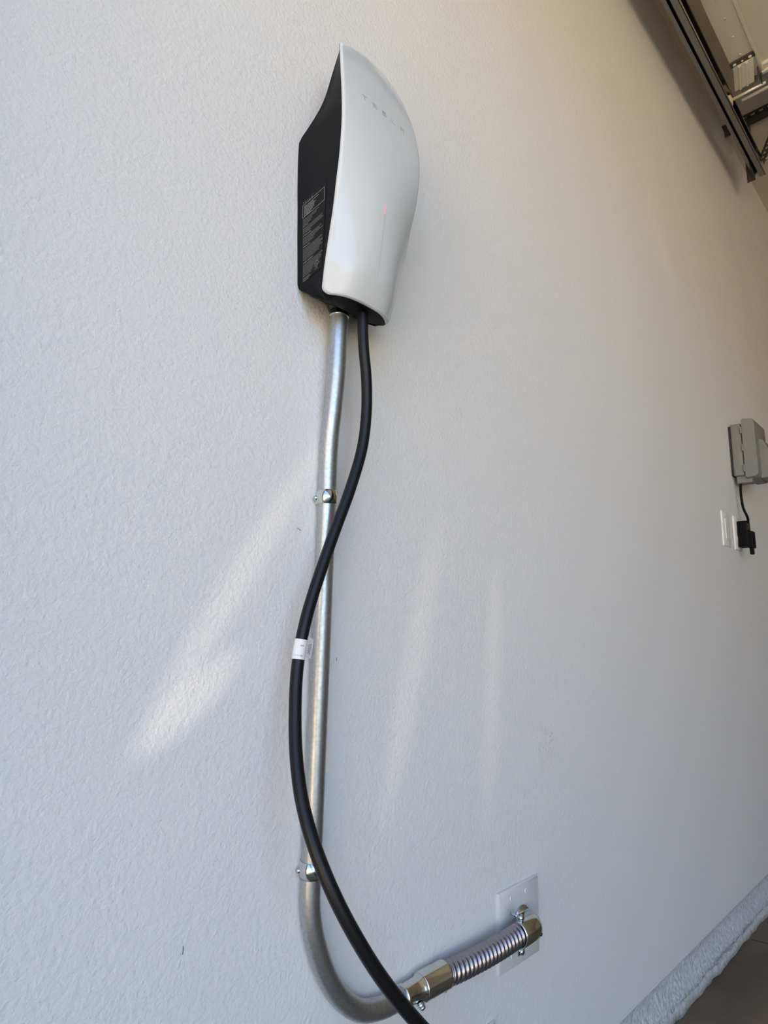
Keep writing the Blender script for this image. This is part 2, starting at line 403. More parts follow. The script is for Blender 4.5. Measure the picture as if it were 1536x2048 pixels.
def charger():
    T = thing('ev_charger', 'white glass faced wall charger with black housing, hung above the steel conduit', 'charger', (CX, 0, ZB))
    # rows: dense where the corners turn
    rows = [ZB + RB * (1 - math.cos(math.radians(a))) for a in range(0, 91, 10)]
    rows += [ZB + RB + (ZT - ZB - RB) * i / 60 for i in range(1, 61)]
    NU = 40; us = [math.sin(math.pi / 2 * (2 * i / NU - 1)) * 0.35 + (2 * i / NU - 1) * 0.65 for i in range(NU + 1)]
    # glass face plate: front sheet, rounded rim, back sheet
    mb = MB(); nr = len(rows); vs = []; fs = []
    def sheet(inset, dy):
        out = []
        for i, z in enumerate(rows):
            for u in us:
                w = half_w(z); uu = u * (1 - inset / max(w, .02))
                zz = min(max(z, ZB + inset), ZT - inset)
                p = face_pt(uu, zz); out.append((p[0], p[1] + dy, p[2]))
        return out
    m = NU + 1
    front = sheet(0.0016, 0.0); back = sheet(0.0010, 0.0058)
    vs = front + back; off = nr * m
    for i in range(nr - 1):
        for k in range(NU):
            a = i * m + k
            fs.append((a, a + 1, a + m + 1, a + m)); fs.append((off + a, off + a + m, off + a + m + 1, off + a + 1))
    ring = [k for k in range(m)] + [i * m + NU for i in range(1, nr)] + [(nr - 1) * m + k for k in range(NU - 1, -1, -1)] + [i * m for i in range(nr - 2, 0, -1)]
    # rim loops between the two sheets
    loops = [ring]
    for ins, dy in ((0.0004, 0.0006), (0.0, 0.0018), (0.0, 0.0044), (0.0004, 0.0054)):
        sh = sheet(ins, dy); base = len(vs); vs += [sh[i] for i in ring]; loops.append([base + j for j in range(len(ring))])
    loops.append([off + i for i in ring])
    for A, B in zip(loops[:-1], loops[1:]):
        n = len(A)
        for j in range(n): fs.append((A[j], A[(j + 1) % n], B[(j + 1) % n], B[j]))
    mb.add(vs, fs, True)
    face = mb.build('faceplate', 'white_glass', T); face['label'] = 'glossy white glass faceplate'
    # black housing behind the glass
    mb = MB(); vs = []; fs = []
    bu = [-1, -.97, -.9, -.75, -.5, 0, .5, .75, .9, .97, 1]
    for z in rows:
        w = half_w(z); ye = interp(YE_T, z) + 0.0045; yb = side_back(z)
        yb = max(yb, ye + 0.002)
        ring = []
        for t in (0, .15, .35, .6, .85, 1.0):
            y = ye + (yb - ye) * t; ring.append((CX - (w + 0.0005 - 0.0055 * min(1, t * 1.4)), y, z))
        lowc = max(0.0, min(1.0, (0.962 - z) / 0.03))
        for u in bu[1:-1]:
            ring.append((CX + u * (w - 0.005), min(-0.0004, yb - 0.012 * lowc * max(0, abs(u) - .85) / .15), z))
        for t in (1.0, .85, .6, .35, .15, 0):
            y = ye + (yb - ye) * t; ring.append((CX + (w + 0.0005 - 0.0055 * min(1, t * 1.4)), y, z))
        # front of housing follows the curved glass from behind
        for u in (.8, .5, .2, -.2, -.5, -.8):
            p = face_pt(u, z); ring.append((CX + u * (w - 0.003), min(p[1] + 0.0045, yb - 0.001), p[2] - 0.0005))
        vs += ring
    rn = len(vs) // nr
    for i in range(nr - 1):
        for k in range(rn):
            k2 = (k + 1) % rn; fs.append((i * rn + k, i * rn + k2, (i + 1) * rn + k2, (i + 1) * rn + k))
    fs.append(tuple(range(rn))[::-1]); fs.append(tuple(range((nr - 1) * rn, nr * rn)))
    mb.add(vs, fs, True)
    hous = smooth_by_angle(mb.build('housing', 'black_plastic', T), 40); hous['label'] = 'matte black housing'
    # under-side fittings
    zb = 0.925
    MB().lathe((-0.3790, -0.0245, 0.9125), (0, 0, 1), [(0, .0135), (.003, .0150), (.006, .0165), (.020, .0165)], 28).build('conduit_hub', 'black_gloss', T)
    MB().lathe((-0.3668, -0.056, 0.9035), (0, 0, 1), [(0, .0076), (.002, .0086), (.006, .0092), (.022, .0100)], 24).build('cable_gland', 'black_plastic', T)
    mb = MB(); screw_head(mb, (-0.3600, -0.030, 0.9165), (-0.1, -0.4, -1), .0036, .003); mb.build('screw', 'zinc_blue', T)
    # logo on the glass: five spaced letters without enclosed strokes
    k = 0.0075; t = 0.0011
    L = {'T': [[(-.5, 1), (.5, 1), (.5, .82), (-.5, .82)], [(-.09, .72), (.09, .72), (.09, 0), (-.09, 0)]],
         'E': [[(-.5, 1), (.5, 1), (.5, .84), (-.5, .84)], [(-.5, .58), (.5, .58), (.5, .42), (-.5, .42)], [(-.5, .16), (.5, .16), (.5, 0), (-.5, 0)]],
         'S': [[(-.5, 1), (.5, 1), (.5, .84), (-.5, .84)], [(-.5, .84), (-.32, .84), (-.32, .58), (-.5, .58)], [(-.5, .58), (.5, .58), (.5, .42), (-.5, .42)], [(.32, .42), (.5, .42), (.5, .16), (.32, .16)], [(-.5, .16), (.5, .16), (.5, 0), (-.5, 0)]],
         'L': [[(-.5, 1), (-.32, 1), (-.32, 0), (-.5, 0)], [(-.32, .16), (.5, .16), (.5, 0), (-.32, 0)]],
         'A': [[(-.5, 1), (.5, 1), (.5, .84), (-.5, .84)], [(-.5, .60), (.5, .60), (.5, .44), (-.5, .44)], [(-.5, .44), (-.32, .44), (-.32, 0), (-.5, 0)], [(.32, .44), (.5, .44), (.5, 0), (.32, 0)]]}
    mb = MB()
    for i, ch in enumerate('TESLA'):
        cx = -0.035 + 0.0175 * i
        for q in L[ch]:
            def fn(a, b, o):
                z = 1.1645 + b * k; x = cx + a * k * 0.95
                return face_pt(x / half_w(z), z, o)
            mb.prism(q, lambda a, b: fn(a, b, 0.00005), lambda a, b: fn(a, b, 0.00030))
    mb.build('logo', 'logo_grey', face)
    # status lamp and the hairline under it
    def strip(z0, z1, w, o, n=14):
        mb = MB(); vs = []; fs = []
        for i in range(n + 1):
            z = z0 + (z1 - z0) * i / n
            for s in (-1, 1): vs.append(face_pt(s * w / half_w(z), z, o))
            if i: fs.append((2 * i - 2, 2 * i - 1, 2 * i + 1, 2 * i))
        return mb.add(vs, fs, True)
    strip(1.0175, 1.0300, 0.00055, 0.0003).build('status_light', 'led_red', face)
    strip(0.9370, 1.0170, 0.00022, 0.0003).build('seam_line', 'seam', face)
    # rating label on the left flank: outline, printed lines, headings and the certification mark
    def flank(a, b, o): return side_pt(a, b, o)
    lab = MB(); yl, yr, zt, zbm = -0.0105, -0.064, 1.0495, 0.9365
    def rightedge(z): return yr + (1.0495 - z) * 0.075
    vs = []; fs = []; n = 12
    for i in range(n + 1):
        z = zbm + (zt - zbm) * i / n
        for j in range(6):
            y = yl + (rightedge(z) - yl) * j / 5; vs.append(flank(y, z, 0.0003))
    for i in range(n):
        for j in range(5): fs.append((i * 6 + j, i * 6 + j + 1, (i + 1) * 6 + j + 1, (i + 1) * 6 + j))
    lb = lab.add(vs, fs, True).build('rating_label', 'label_black', hous, fix=False)
    rnd = random.Random(11); mb = MB()
    def bar(y0, y1, z0, z1, o=0.0006):
        mb.add([flank(y0, z0, o), flank(y1, z0, o), flank(y1, z1, o), flank(y0, z1, o)], [(0, 1, 2, 3)])
    def fine_line(z, y0, y1, h=0.0006):
        y = y0
        while y > y1:
            l = rnd.uniform(.0018, .0045); bar(y, max(y - l, y1), z, z + h); y -= l + .0006
    def words(txt, y0, z, size):
        v, f = text_polys(txt, size)
        mb.add([flank(y0 - a, z + b, 0.0007) for a, b in v], f)
    words('T  E  S  L  A', -0.0125, 1.0432, 0.0042)
    # frame
    for (a, b, c, d) in ((-.0115, -.0600, 1.0415, 1.0421), (-.0115, -.0600, 1.0240, 1.0246), (-.0115, -.0121, 1.0240, 1.0421), (-.0594, -.0600, 1.0240, 1.0421)):
        bar(a, b, c, d)
    for i in range(7): fine_line(1.0385 - i * .0021, -.0145, [-.047, -.036, -.041, -.038, -.037, -.034, -.030][i], .0010)
    z = 1.0210
    for e in (-.047, -.043, -.033, -.030): fine_line(z, -.0125, e); z -= .0023
    def para(head, ends):
        nonlocal z
        words(head, -0.0125, z - 0.0012, 0.0032); z -= .0036
        for e in ends: fine_line(z, -.0125, e, .00055); z -= .0021
        z -= .0012
    para('NOTICE', (-.056, -.055, -.058, -.030))
    para('ATTENTION', (-.054, -.050, -.058, -.040, -.036))
    para('WARNING', (-.055, -.050, -.056, -.057, -.053, -.056, -.050, -.048))
    para('AVERTISSEMENT', (-.057, -.052, -.055, -.053, -.050, -.036, -.034, -.031))
    for e in (-.028, -.030, -.026): fine_line(z, -.0125, e, .0006); z -= .0018
    mb.build('printed_text', 'print_white', lb)
    # certification mark: ring with two letters
    mb = MB(); cy, cz = -.0440, .9470; ring = []
    for k2 in range(24):
        a = 2 * math.pi * k2 / 24
        ring += [flank(cy + math.cos(a) * .0040, cz + math.sin(a) * .0040, .0007), flank(cy + math.cos(a) * .0034, cz + math.sin(a) * .0034, .0007)]
    mb.add(ring, [(2 * i, (2 * i + 2) % 48, (2 * i + 3) % 48, 2 * i + 1) for i in range(24)])
    v, f = text_polys('UL', .0042); mb.add([flank(cy + .0024 - a, cz - .0016 + b, .0007) for a, b in v], f)
    v, f = text_polys('us', .0026); mb.add([flank(cy - .0048 - a, cz - .002 + b, .0007) for a, b in v], f)
    v, f = text_polys('c', .0030); mb.add([flank(cy + .0066 - a, cz - .002 + b, .0007) for a, b in v], f)
    v, f = text_polys('LISTED', .0022); mb.add([flank(cy + .0042 - a, cz - .0068 + b, .0007) for a, b in v], f)
    mb.build('certification_mark', 'print_white', lb)
charger()

# ------------------------------------------------------------------ charging cable
CAB = [(-.3668, -.056, .9085), (-.3625, -.0555, .8617), (-.3540, -.054, .8175), (-.3505, -.052, .7722), (-.3545, -.05, .7257), (-.37, -.048, .6719), (-.393, -.046, .6109), (-.4165, -.045, .5455), (-.4284, -.045, .5038), (-.4360, -.047, .4614), (-.4418, -.055, .4163), (-.4472, -.068, .3746), (-.4500, -.085, .3361), (-.4480, -.105, .3002), (-.4378, -.122, .2635), (-.4184, -.135, .2244), (-.3888, -.145, .181), (-.3426, -.152, .1291), (-.2736, -.155, .0632), (-.16, -.157, -.05), (-.02, -.16, -.20), (.06, -.17, -.285), (.16, -.19, -.303), (.5, -.3, -.303), (1.0, -.7, -.303)]
CR = 0.0069
def cable():
    T = thing('charging_cable', 'thick black charging cable winding down in front of the conduit', 'cable', (-.3668, -.056, -.303 - CR))
    S = spline(CAB, 8)
    MB().tube(S, CR, 24).build('sheath', 'rubber', T)
    # paper tag wrapped round it, loose end standing off as a flag
    i0 = min(range(len(S)), key=lambda i: abs(S[i].z - .4925)); i1 = min(range(len(S)), key=lambda i: abs(S[i].z - .4705))
    seg = S[i0:i1 + 1]
    a0 = Vector(S[i0]); a1 = Vector(S[i1]); d = (a1 - a0).normalized()
    pts = [a0 + d * (0.0215 * k / 4) for k in range(5)]
    # keep the sleeve concentric with the cable by sampling the spline itself
    pts = [S[min(range(len(S)), key=lambda i: abs(S[i].z - zz))] for zz in (.4930, .4875, .482, .4765, .4705)]
    tg = MB().tube(pts, CR + 0.0004, 28, cap=False).build('cable_tag', 'tag_white', T)
    tg['label'] = 'white paper tag wrapped around the cable'
    # flag: a thin slip leaving the cable on its right side, toward the wall and right
    c0 = pts[0]; c1 = pts[-1]; ax = (c0 - c1).normalized()
    side = Vector((0.62, -0.05, 0)).normalized(); side = (side - ax * side.dot(ax)).normalized()
    outd = Vector((-0.72, -0.69, 0))
    root_hi = c0 + side * (CR * 0.55) - Vector((0, 1, 0)) * CR * .78; root_lo = c1 + ax * .0035 + side * (CR * 0.55) - Vector((0, 1, 0)) * CR * .78
    tip = Vector((0.0062, -0.0030, 0.0))
    q = [root_lo, root_lo + tip - ax * .0020, root_hi + tip + ax * .0010, root_hi + ax * .0048]
    n = (q[1] - q[0]).cross(q[3] - q[0]).normalized() * 0.00025
    mb = MB(); mb.add([p + n for p in q] + [p - n for p in q], [(0, 1, 2, 3), (7, 6, 5, 4), (0, 4, 5, 1), (1, 5, 6, 2), (2, 6, 7, 3), (3, 7, 4, 0)])
    fl = mb.build('tag_flag', 'tag_back', tg)
    nn = n.normalized()
    if nn.dot(Vector((-.6, -.6, .1))) < 0: nn = -nn
    ex = (q[3] - q[0]).normalized(); ey = (q[1] - q[0]).normalized()
    mb = MB(); v, f = text_polys('060SF', .0050)
    bs = q[0] + ex * .004 + ey * .0018 + nn * .0005
    mb.add([bs + ex * a * .95 + ey * b for a, b in v], f); mb.build('tag_print', 'print_dark', tg, fix=False)
    # print on the sleeve itself, upside down as in the picture
    def sleeve(a, b, zc):
        """a = arc length to the right as seen, b up; printed upside down"""
        i = min(range(len(S)), key=lambda i: abs(S[i].z - zc)); c = S[i]; th = math.radians(228) + (-a) / CR
        # angle measured in plan; 228 deg faces the camera
        return (c.x + math.cos(th) * (CR + .0006), c.y + math.sin(th) * (CR + .0006), c.z - b)
    mb = MB()
    v, f = text_polys('IA 24/1', .0036); mb.add([sleeve(a - .0045, b, .4755) for a, b in v], f)
    v, f = text_polys('060', .0026); mb.add([sleeve(a - .0042, b, .4885) for a, b in v], f)
    mb.build('tag_print', 'print_dark', tg, fix=False)
cable()

# ------------------------------------------------------------------ rigid conduit, straps, fittings
R0 = 0.0117
COND = [(-.3790, -.0245, .9200), (-.3788, -.0245, .8871), (-.3790, -.0238, .8300), (-.3788, -.0195, .7788), (-.3784, -.0150, .7400), (-.3772, -.0127, .7014), (-.3765, -.0127, .6347), (-.3764, -.0127, .4424), (-.3764, -.0127, .2687), (-.3766, -.0127, .2397), (-.3762, -.0127, .2102), (-.3722, -.0127, .1839), (-.3640, -.0127, .1590), (-.3502, -.0127, .1294), (-.3324, -.0127, .1035), (-.3107, -.0127, .0825), (-.2883, -.0128, .0690), (-.2614, -.0133, .0622), (-.2382, -.0145, .0608), (-.2000, -.0165, .0606)]
def conduit():
    T = thing('steel_conduit', 'galvanised steel conduit running down the wall and bending right at the bottom', 'conduit', (-.3764, -.0127, .049))
    MB().tube(spline(COND, 8), R0, 28).build('pipe', 'galvanised', T)
    mb = MB(); mb.lathe((-.3790, -.0245, .9040), (0, 0, 1), [(0, R0 + .0002), (.0003, R0 + .0013), (.0018, R0 + .0013), (.0021, R0 + .0004), (.009, R0 + .0004)], 28)
    mb.build('end_collar', 'zinc', T)
conduit()
def strap(z, label):
    x, y = -.3766, -.0127
    T = thing('conduit_strap', label, 'strap', (x, 0, z - .009), 'straps holding the steel conduit')
    mb = MB(); n = 36; prof = [(-.0088, .0006), (-.0086, .0016), (-.0030, .0016), (-.0022, .0020), (.0022, .0020), (.0030, .0016), (.0086, .0016), (.0088, .0006)]
    mb.lathe((x, y, z), (0, 0, 1), [(d, R0 + r) for d, r in prof], n)
    mb.build('band', 'zinc', T)
    mb = MB(); mb.box(x + .0100, x + .0160, -.0150, -.0002, z - .0085, z + .0050, .0012)
    mb.build('lug', 'zinc', T)
    mb = MB(); screw_head(mb, (x - .0108, -.0056, z - .001), (-1, .05, 0), .0034, .0042); mb.build('screw', 'zinc_blue', T)
strap(.6655, 'upper of two shiny zinc straps around the steel conduit')
strap(.2420, 'lower zinc strap on the conduit, just above its bend')

def coupling():
    T = thing('conduit_coupling', 'shiny zinc coupling joining rigid conduit to ribbed flexible conduit', 'coupling', (-.18, -.018, .043))
    a = Vector((-.2260, -.0152, .0606)); b = Vector((-.1430, -.0185, .0608)); d = (b - a).normalized()
    mb = MB(); mb.lathe(a, d, [(0, R0 + .0004), (.0004, R0 + .0022), (.0025, R0 + .0026), (.0050, R0 + .0018), (.022, R0 + .0018), (.029, R0 + .0024), (.031, R0 + .0044), (.0325, R0 + .0044), (.033, R0 + .0030)], 32)
    mb.build('sleeve', 'zinc', T)
    mb = MB(); mb.lathe(a + d * .0325, d, [(0, .0145), (.0002, .0166), (.0015, .0168), (.043, .0168), (.0440, .0172), (.0455, .0172), (.0457, .0150)], 32)
    mb.build('barrel', 'zinc', T)
    c = a + d * .0210
    MB().lathe(c + Vector((0, -.0108, -.0085)), (.1, -.72, -.69), [(0, .0046), (.0035, .0044), (.0045, .0040)], 16).build('screw_boss', 'zinc_blue', T)
    mb = MB(); screw_head(mb, c + Vector((.0006, -.0142, -.0118)), (.1, -.72, -.69), .0040, .0036); mb.build('set_screw', 'zinc_blue', T)
    mb = MB(); screw_head(mb, b + Vector((-.006, -.003, -.0165)), (0, -.1, -1), .0032, .002); mb.build('screw', 'zinc_blue', T)
coupling()
FLEX = [(-.1480, -.0183, .0608), (-.1200, -.0215, .0600), (-.0800, -.0250, .0600), (-.0400, -.0280, .0610), (-.0050, -.0303, .0632), (.0300, -.0320, .0655)]
def flex():
    P = spline(FLEX, 60); n = len(P); R = []; s = 0
    for i in range(n):
        if i: s += (P[i] - P[i - 1]).length
        R.append(.0142 + .0014 * math.tanh(2.2 * math.sin(2 * math.pi * s / .0082)) / math.tanh(2.2))
    # helical ribs: shift each ring's phase round the circumference
    mb = MB(); m = 28; vs = []; fs = []; s = 0
    u = Vector((0, 0, 1))
    for i in range(n):
        t = (P[min(i + 1, n - 1)] - P[max(i - 1, 0)]).normalized(); u = (u - t * u.dot(t)).normalized(); w = t.cross(u)
        if i: s += (P[i] - P[i - 1]).length
        for k in range(m):
            a = 2 * math.pi * k / m
            r = .0143 + .0014 * math.tanh(2.0 * math.sin(2 * math.pi * s / .0082 + a)) / math.tanh(2.0)
            vs.append(P[i] + (u * math.cos(a) + w * math.sin(a)) * r)
    for i in range(n - 1):
        for k in range(m): fs.append((i * m + k, i * m + (k + 1) % m, (i + 1) * m + (k + 1) % m, (i + 1) * m + k))
    mb.add(vs, fs, True)
    tag(mb.build('flexible_conduit', 'flex_steel'), 'ribbed flexible metal conduit rising to the square wall plate', 'conduit')
flex()
def elbow():
    T = thing('elbow_connector', 'shiny two piece elbow clamp fixed to the middle of the square wall plate', 'connector', (.0575, 0, .045))
    cx, cz = .0600, .0650
    mb = MB(); mb.lathe((cx, -.0045, cz), (0, -1, 0), [(0, .0190), (.0040, .0190), (.0042, .0165), (.012, .0165)], 28); mb.build('locknut', 'zinc_blue', T)
    # rear half: hub leaving the plate, open towards the flexible conduit
    mb = MB(); pts = spline([(cx, -.0150, cz), (cx - .001, -.0210, cz), (cx - .006, -.0240, cz), (cx - .018, -.0250, cz), (cx - .034, -.0255, cz)], 5)
    mb.tube(pts, [.0165] * len(pts), 24)
    mb.build('rear_saddle', 'zinc_blue', T)
    cx = .0440
    # front half: strap bent over the conduit with a domed, drilled end
    mb = MB(); vs = []; fs = []; NA = 18
    st = [(-.0365, .0170, -.0305), (-.0350, .0176, -.0310), (-.0100, .0176, -.0320), (.0000, .0172, -.0320), (.0085, .0158, -.0305), (.0140, .0132, -.0270), (.0170, .0095, -.0220)]
    for dx, r, yy in st:
        for k in range(NA + 1):
            a = math.pi * k / NA
            vs.append((cx + dx, yy + .0005 - math.sin(a) * r * 1.02, cz + math.cos(a) * r))
    m = NA + 1
    for i in range(len(st) - 1):
        for k in range(NA): fs.append((i * m + k, i * m + k + 1, (i + 1) * m + k + 1, (i + 1) * m + k))
    mb.add(vs, fs, True); cl = mb.build('clamp_strap', 'zinc', T)
    so = cl.modifiers.new('thickness', 'SOLIDIFY'); so.thickness = .0013; so.offset = 1
    # ears and screws above and below
    for s in (1, -1):
        mb = MB(); zc = cz + s * .0225
        mb.box(cx - .0370, cx - .0190, -.0335, -.0310, zc - .0055, zc + .0055, .0008); mb.build('ear', 'zinc', T)
        mb = MB(); screw_head(mb, (cx - .0300, -.0335, zc), (0, -1, 0), .0050, .0052); mb.build('screw', 'zinc_blue', T)
        MB().lathe((cx - .0300, -.0310, zc), (0, 1, 0), [(0, .0020), (.0150, .0020)], 10).build('screw_shank', 'zinc_blue', T)
    MB().lathe((cx + .0015, -.0485, cz - .0045), (.05, -1, -.25), [(0, .0026), (.0016, .0026)], 14).build('inspection_hole', 'hole_dark', T)
elbow()

# ------------------------------------------------------------------ wall plates
def bevel_plate(x0, x1, z0, z1, t=.0055, e=.0055):
    mb = MB(); r = .0016
    lv = [(0, 0), (.0018, 0), (t * .75, e * .45), (t, e)]
    vs = []; fs = []
    for y, i in lv: vs += [(x0 + i, -y, z0 + i), (x1 - i, -y, z0 + i), (x1 - i, -y, z1 - i), (x0 + i, -y, z1 - i)]
    for j in range(len(lv) - 1):
        for k in range(4): fs.append((4 * j + k, 4 * j + (k + 1) % 4, 4 * j + 4 + (k + 1) % 4, 4 * j + 4 + k))
    fs.append((0, 1, 2, 3)); fs.append((12, 13, 14, 15)); mb.add(vs, fs); return mb
def blank_plate():
    T = thing('wall_plate', 'square white blank wall plate behind the elbow connector', 'wall plate', (.058, 0, 0))
    smooth_by_angle(bevel_plate(0, .116, 0, .1143).build('plate', 'plate_white', T), 50)
    for x in (.0325, .0740):
        for z in (.0195, .1005):
            sc = MB().lathe((x, -.0052, z), (0, -1, 0), [(0, .0034), (.0009, .0034), (.0013, .0026)], 16).build('screw', 'plate_bright', T)
            MB().box(x - .0003, x + .0003, -.0067, -.0064, z - .0022, z + .0022).build('slot', 'hole_dark', sc)
blank_plate()
def duplex():
    T = thing('outlet_plate', 'white outlet plate low on the wall, only its top corner in view', 'wall plate', (-.043, 0, -.165))
    smooth_by_angle(bevel_plate(-.078, -.008, -.165, -.0505).build('plate', 'plate_white', T), 50)
    for z in (-.127, -.0885):
        rc = MB().lathe((-.043, -.0050, z), (0, -1, 0), [(0, .0165), (.0018, .0165), (.0022, .0160)], 28).build('receptacle', 'plate_bright', T)
        for dx in (-.0063, .0063): MB().box(-.043 + dx - .001, -.043 + dx + .001, -.0078, -.0070, z - .001, z + .007).build('slot', 'hole_dark', rc)
    mb = MB(); screw_head(mb, (-.043, -.0052, -.1078), (0, -1, 0), .003, .0012); mb.build('screw', 'plate_bright', T)
duplex()
def far_plates():
    T = thing('switch_plate', 'left of two narrow white wall plates under the grey outdoor box', 'wall plate', (1.307, 0, .791))
    smooth_by_angle(bevel_plate(1.272, 1.342, .791, .9053).build('plate', 'plate_bright', T), 50)
    MB().box(1.2905, 1.3235, -.0075, -.0050, .8145, .8815, .0012).build('rocker', 'plate_bright', T)
    for z in (.8000, .8960): MB().lathe((1.307, -.0054, z), (0, -1, 0), [(0, .003), (.001, .0026)], 12).build('screw', 'plate_bright', T)
    T = thing('outlet_plate', 'white wall plate with a black plug in it, right of its twin', 'wall plate', (1.4325, 0, .791))
    smooth_by_angle(bevel_plate(1.3975, 1.4675, .791, .9053).build('plate', 'plate_bright', T), 50)
    for z in (.829, .8675):
        MB().lathe((1.4325, -.0050, z), (0, -1, 0), [(0, .0165), (.0018, .0165), (.0022, .0160)], 24).build('receptacle', 'plate_bright', T)
    T = thing('power_plug', 'black plug adapter and thin black cord below the grey box', 'plug', (1.4325, -.006, .77))
    mb = MB(); mb.box(1.4130, 1.4520, -.0380, -.0075, .8000, .8880, .003); bd = mb.build('plug_body', 'black_plastic', T)
    MB().box(1.4150, 1.4480, -.0520, -.0330, .7960, .8520, .003).build('adapter', 'black_plastic', T)
    MB().box(1.4180, 1.4300, -.0500, -.0380, .7740, .7980, .002).build('strain_relief', 'black_plastic', T)
    for i in range(4): MB().box(1.4128, 1.4522, -.0384, -.0360, .858 + i * .006, .861 + i * .006).build('grip_rib', 'black_gloss', bd)
    MB().tube(spline([(1.452, -.020, 1.060), (1.452, -.020, 1.030), (1.4540, -.018, .985), (1.4600, -.020, .940), (1.4620, -.030, .905), (1.4450, -.034, .880)], 6), .0042, 12).build('cord', 'black_plastic', T)
far_plates()
def weather_box():
    T = thing('outdoor_outlet_box', 'grey plastic weatherproof outlet cover mounted on the far part of the wall', 'box', (1.50, 0, 1.02))
    x0, x1 = 1.430, 1.560
    MB().box(x0 + .002, x1 - .002, -.009, -.0003, 1.050, 1.227, .001).build('gasket', 'hole_dark', T)
    smooth_by_angle(MB().box(x0, x1, -.040, -.008, 1.047, 1.232, .004).build('base', 'grey_plastic', T), 40)
    # lid: side outline in the depth/height plane, belly at the bottom
    prof = [(-.0425, 1.038), (-.0425, 1.2430), (-.0480, 1.2460), (-.0740, 1.2420), (-.0800, 1.2370), (-.0840, 1.2280), (-.0840, 1.0480), (-.0810, 1.0400), (-.0740, 1.0360), (-.0480, 1.0350)]
    mb = MB(); lx0, lx1 = x0 - .004, x1 + .004; vs = []
    for x, s in ((lx0, 1), (lx0 + .006, 0), (lx1 - .006, 0), (lx1, 1)):
        for y, z in prof:
            cy, cz = -.062, 1.138
            vs.append((x, y + (cy - y) * .07 * s, z + (cz - z) * .03 * s))
    n = len(prof); fs = [tuple(range(n)), tuple(range(3 * n, 4 * n))]
    for j in range(3):
        for k in range(n): fs.append((j * n + k, j * n + (k + 1) % n, (j + 1) * n + (k + 1) % n, (j + 1) * n + k))
    mb.add(vs, fs); smooth_by_angle(mb.build('lid', 'grey_plastic', T), 30)
    for z in (1.070, 1.143, 1.205):
        MB().lathe((x0 - .0035, -.0410, z - .012), (0, 0, 1), [(0, .0030), (.001, .0038), (.023, .0038), (.024, .0030)], 14).build('hinge', 'grey_plastic', T)
    MB().box(x0 + .010, x0 + .050, -.060, -.012, 1.022, 1.048, .003).build('cord_port', 'grey_plastic', T)
    mb = MB(); dome = [(.0, 1.036), (.0, 1.175), (-.012, 1.170), (-.034, 1.120), (-.040, 1.100), (-.040, 1.044), (-.034, 1.036)]
    mb.prism(dome, lambda a, b: (x0 + .030, -.083 + a, b), lambda a, b: (x1 - .012, -.083 + a, b)); smooth_by_angle(mb.build('cord_dome', 'grey_plastic', T), 30)
    MB().box(x0 + .055, x0 + .085, -.131, -.121, 1.062, 1.090, .002).build('latch', 'grey_plastic', T)
weather_box()

wl = bpy.data.objects['wall_left']
for hx, hz, pts in ((-.4105, .6245, ((0, 0), (.0030, -.0012), (.0052, -.0030))), (-.3400, .4700, ((0, 0), (.0004, -.0022), (-.0002, -.0040))), (-.520, .205, ((0, 0), (.0004, -.0040), (.0002, -.0075)))):
    MB().tube([(hx + a, -.0004, hz + b) for a, b in pts], .00030, 6).build('hair', 'hole_dark', wl)

# ------------------------------------------------------------------ overhead door gear
def slotted(mb, p0, p1, wdir, w, th=.0016, pitch=.030, slot=.014):
    """perforated strip from p0 to p1: two edge rails with cross pieces between open slots"""
    p0 = Vector(p0); p1 = Vector(p1); d = (p1 - p0); L = d.length; d.normalize(); wd = Vector(wdir); wd = (wd - d * wd.dot(d)).normalized(); nn = d.cross(wd) * th / 2
    def slab(a0, a1, b0, b1):
        q = [p0 + d * a + wd * b for a, b in ((a0, b0), (a1, b0), (a1, b1), (a0, b1))]
        mb.add([v + nn for v in q] + [v - nn for v in q], [(0, 1, 2, 3), (7, 6, 5, 4), (0, 4, 5, 1), (1, 5, 6, 2), (2, 6, 7, 3), (3, 7, 4, 0)])
    s = w * .17; slab(0, L, -w / 2, -s); slab(0, L, s, w / 2)
    a = 0
    while a < L:
        slab(a, min(a + pitch - slot, L), -s, s); a += pitch
    return mb
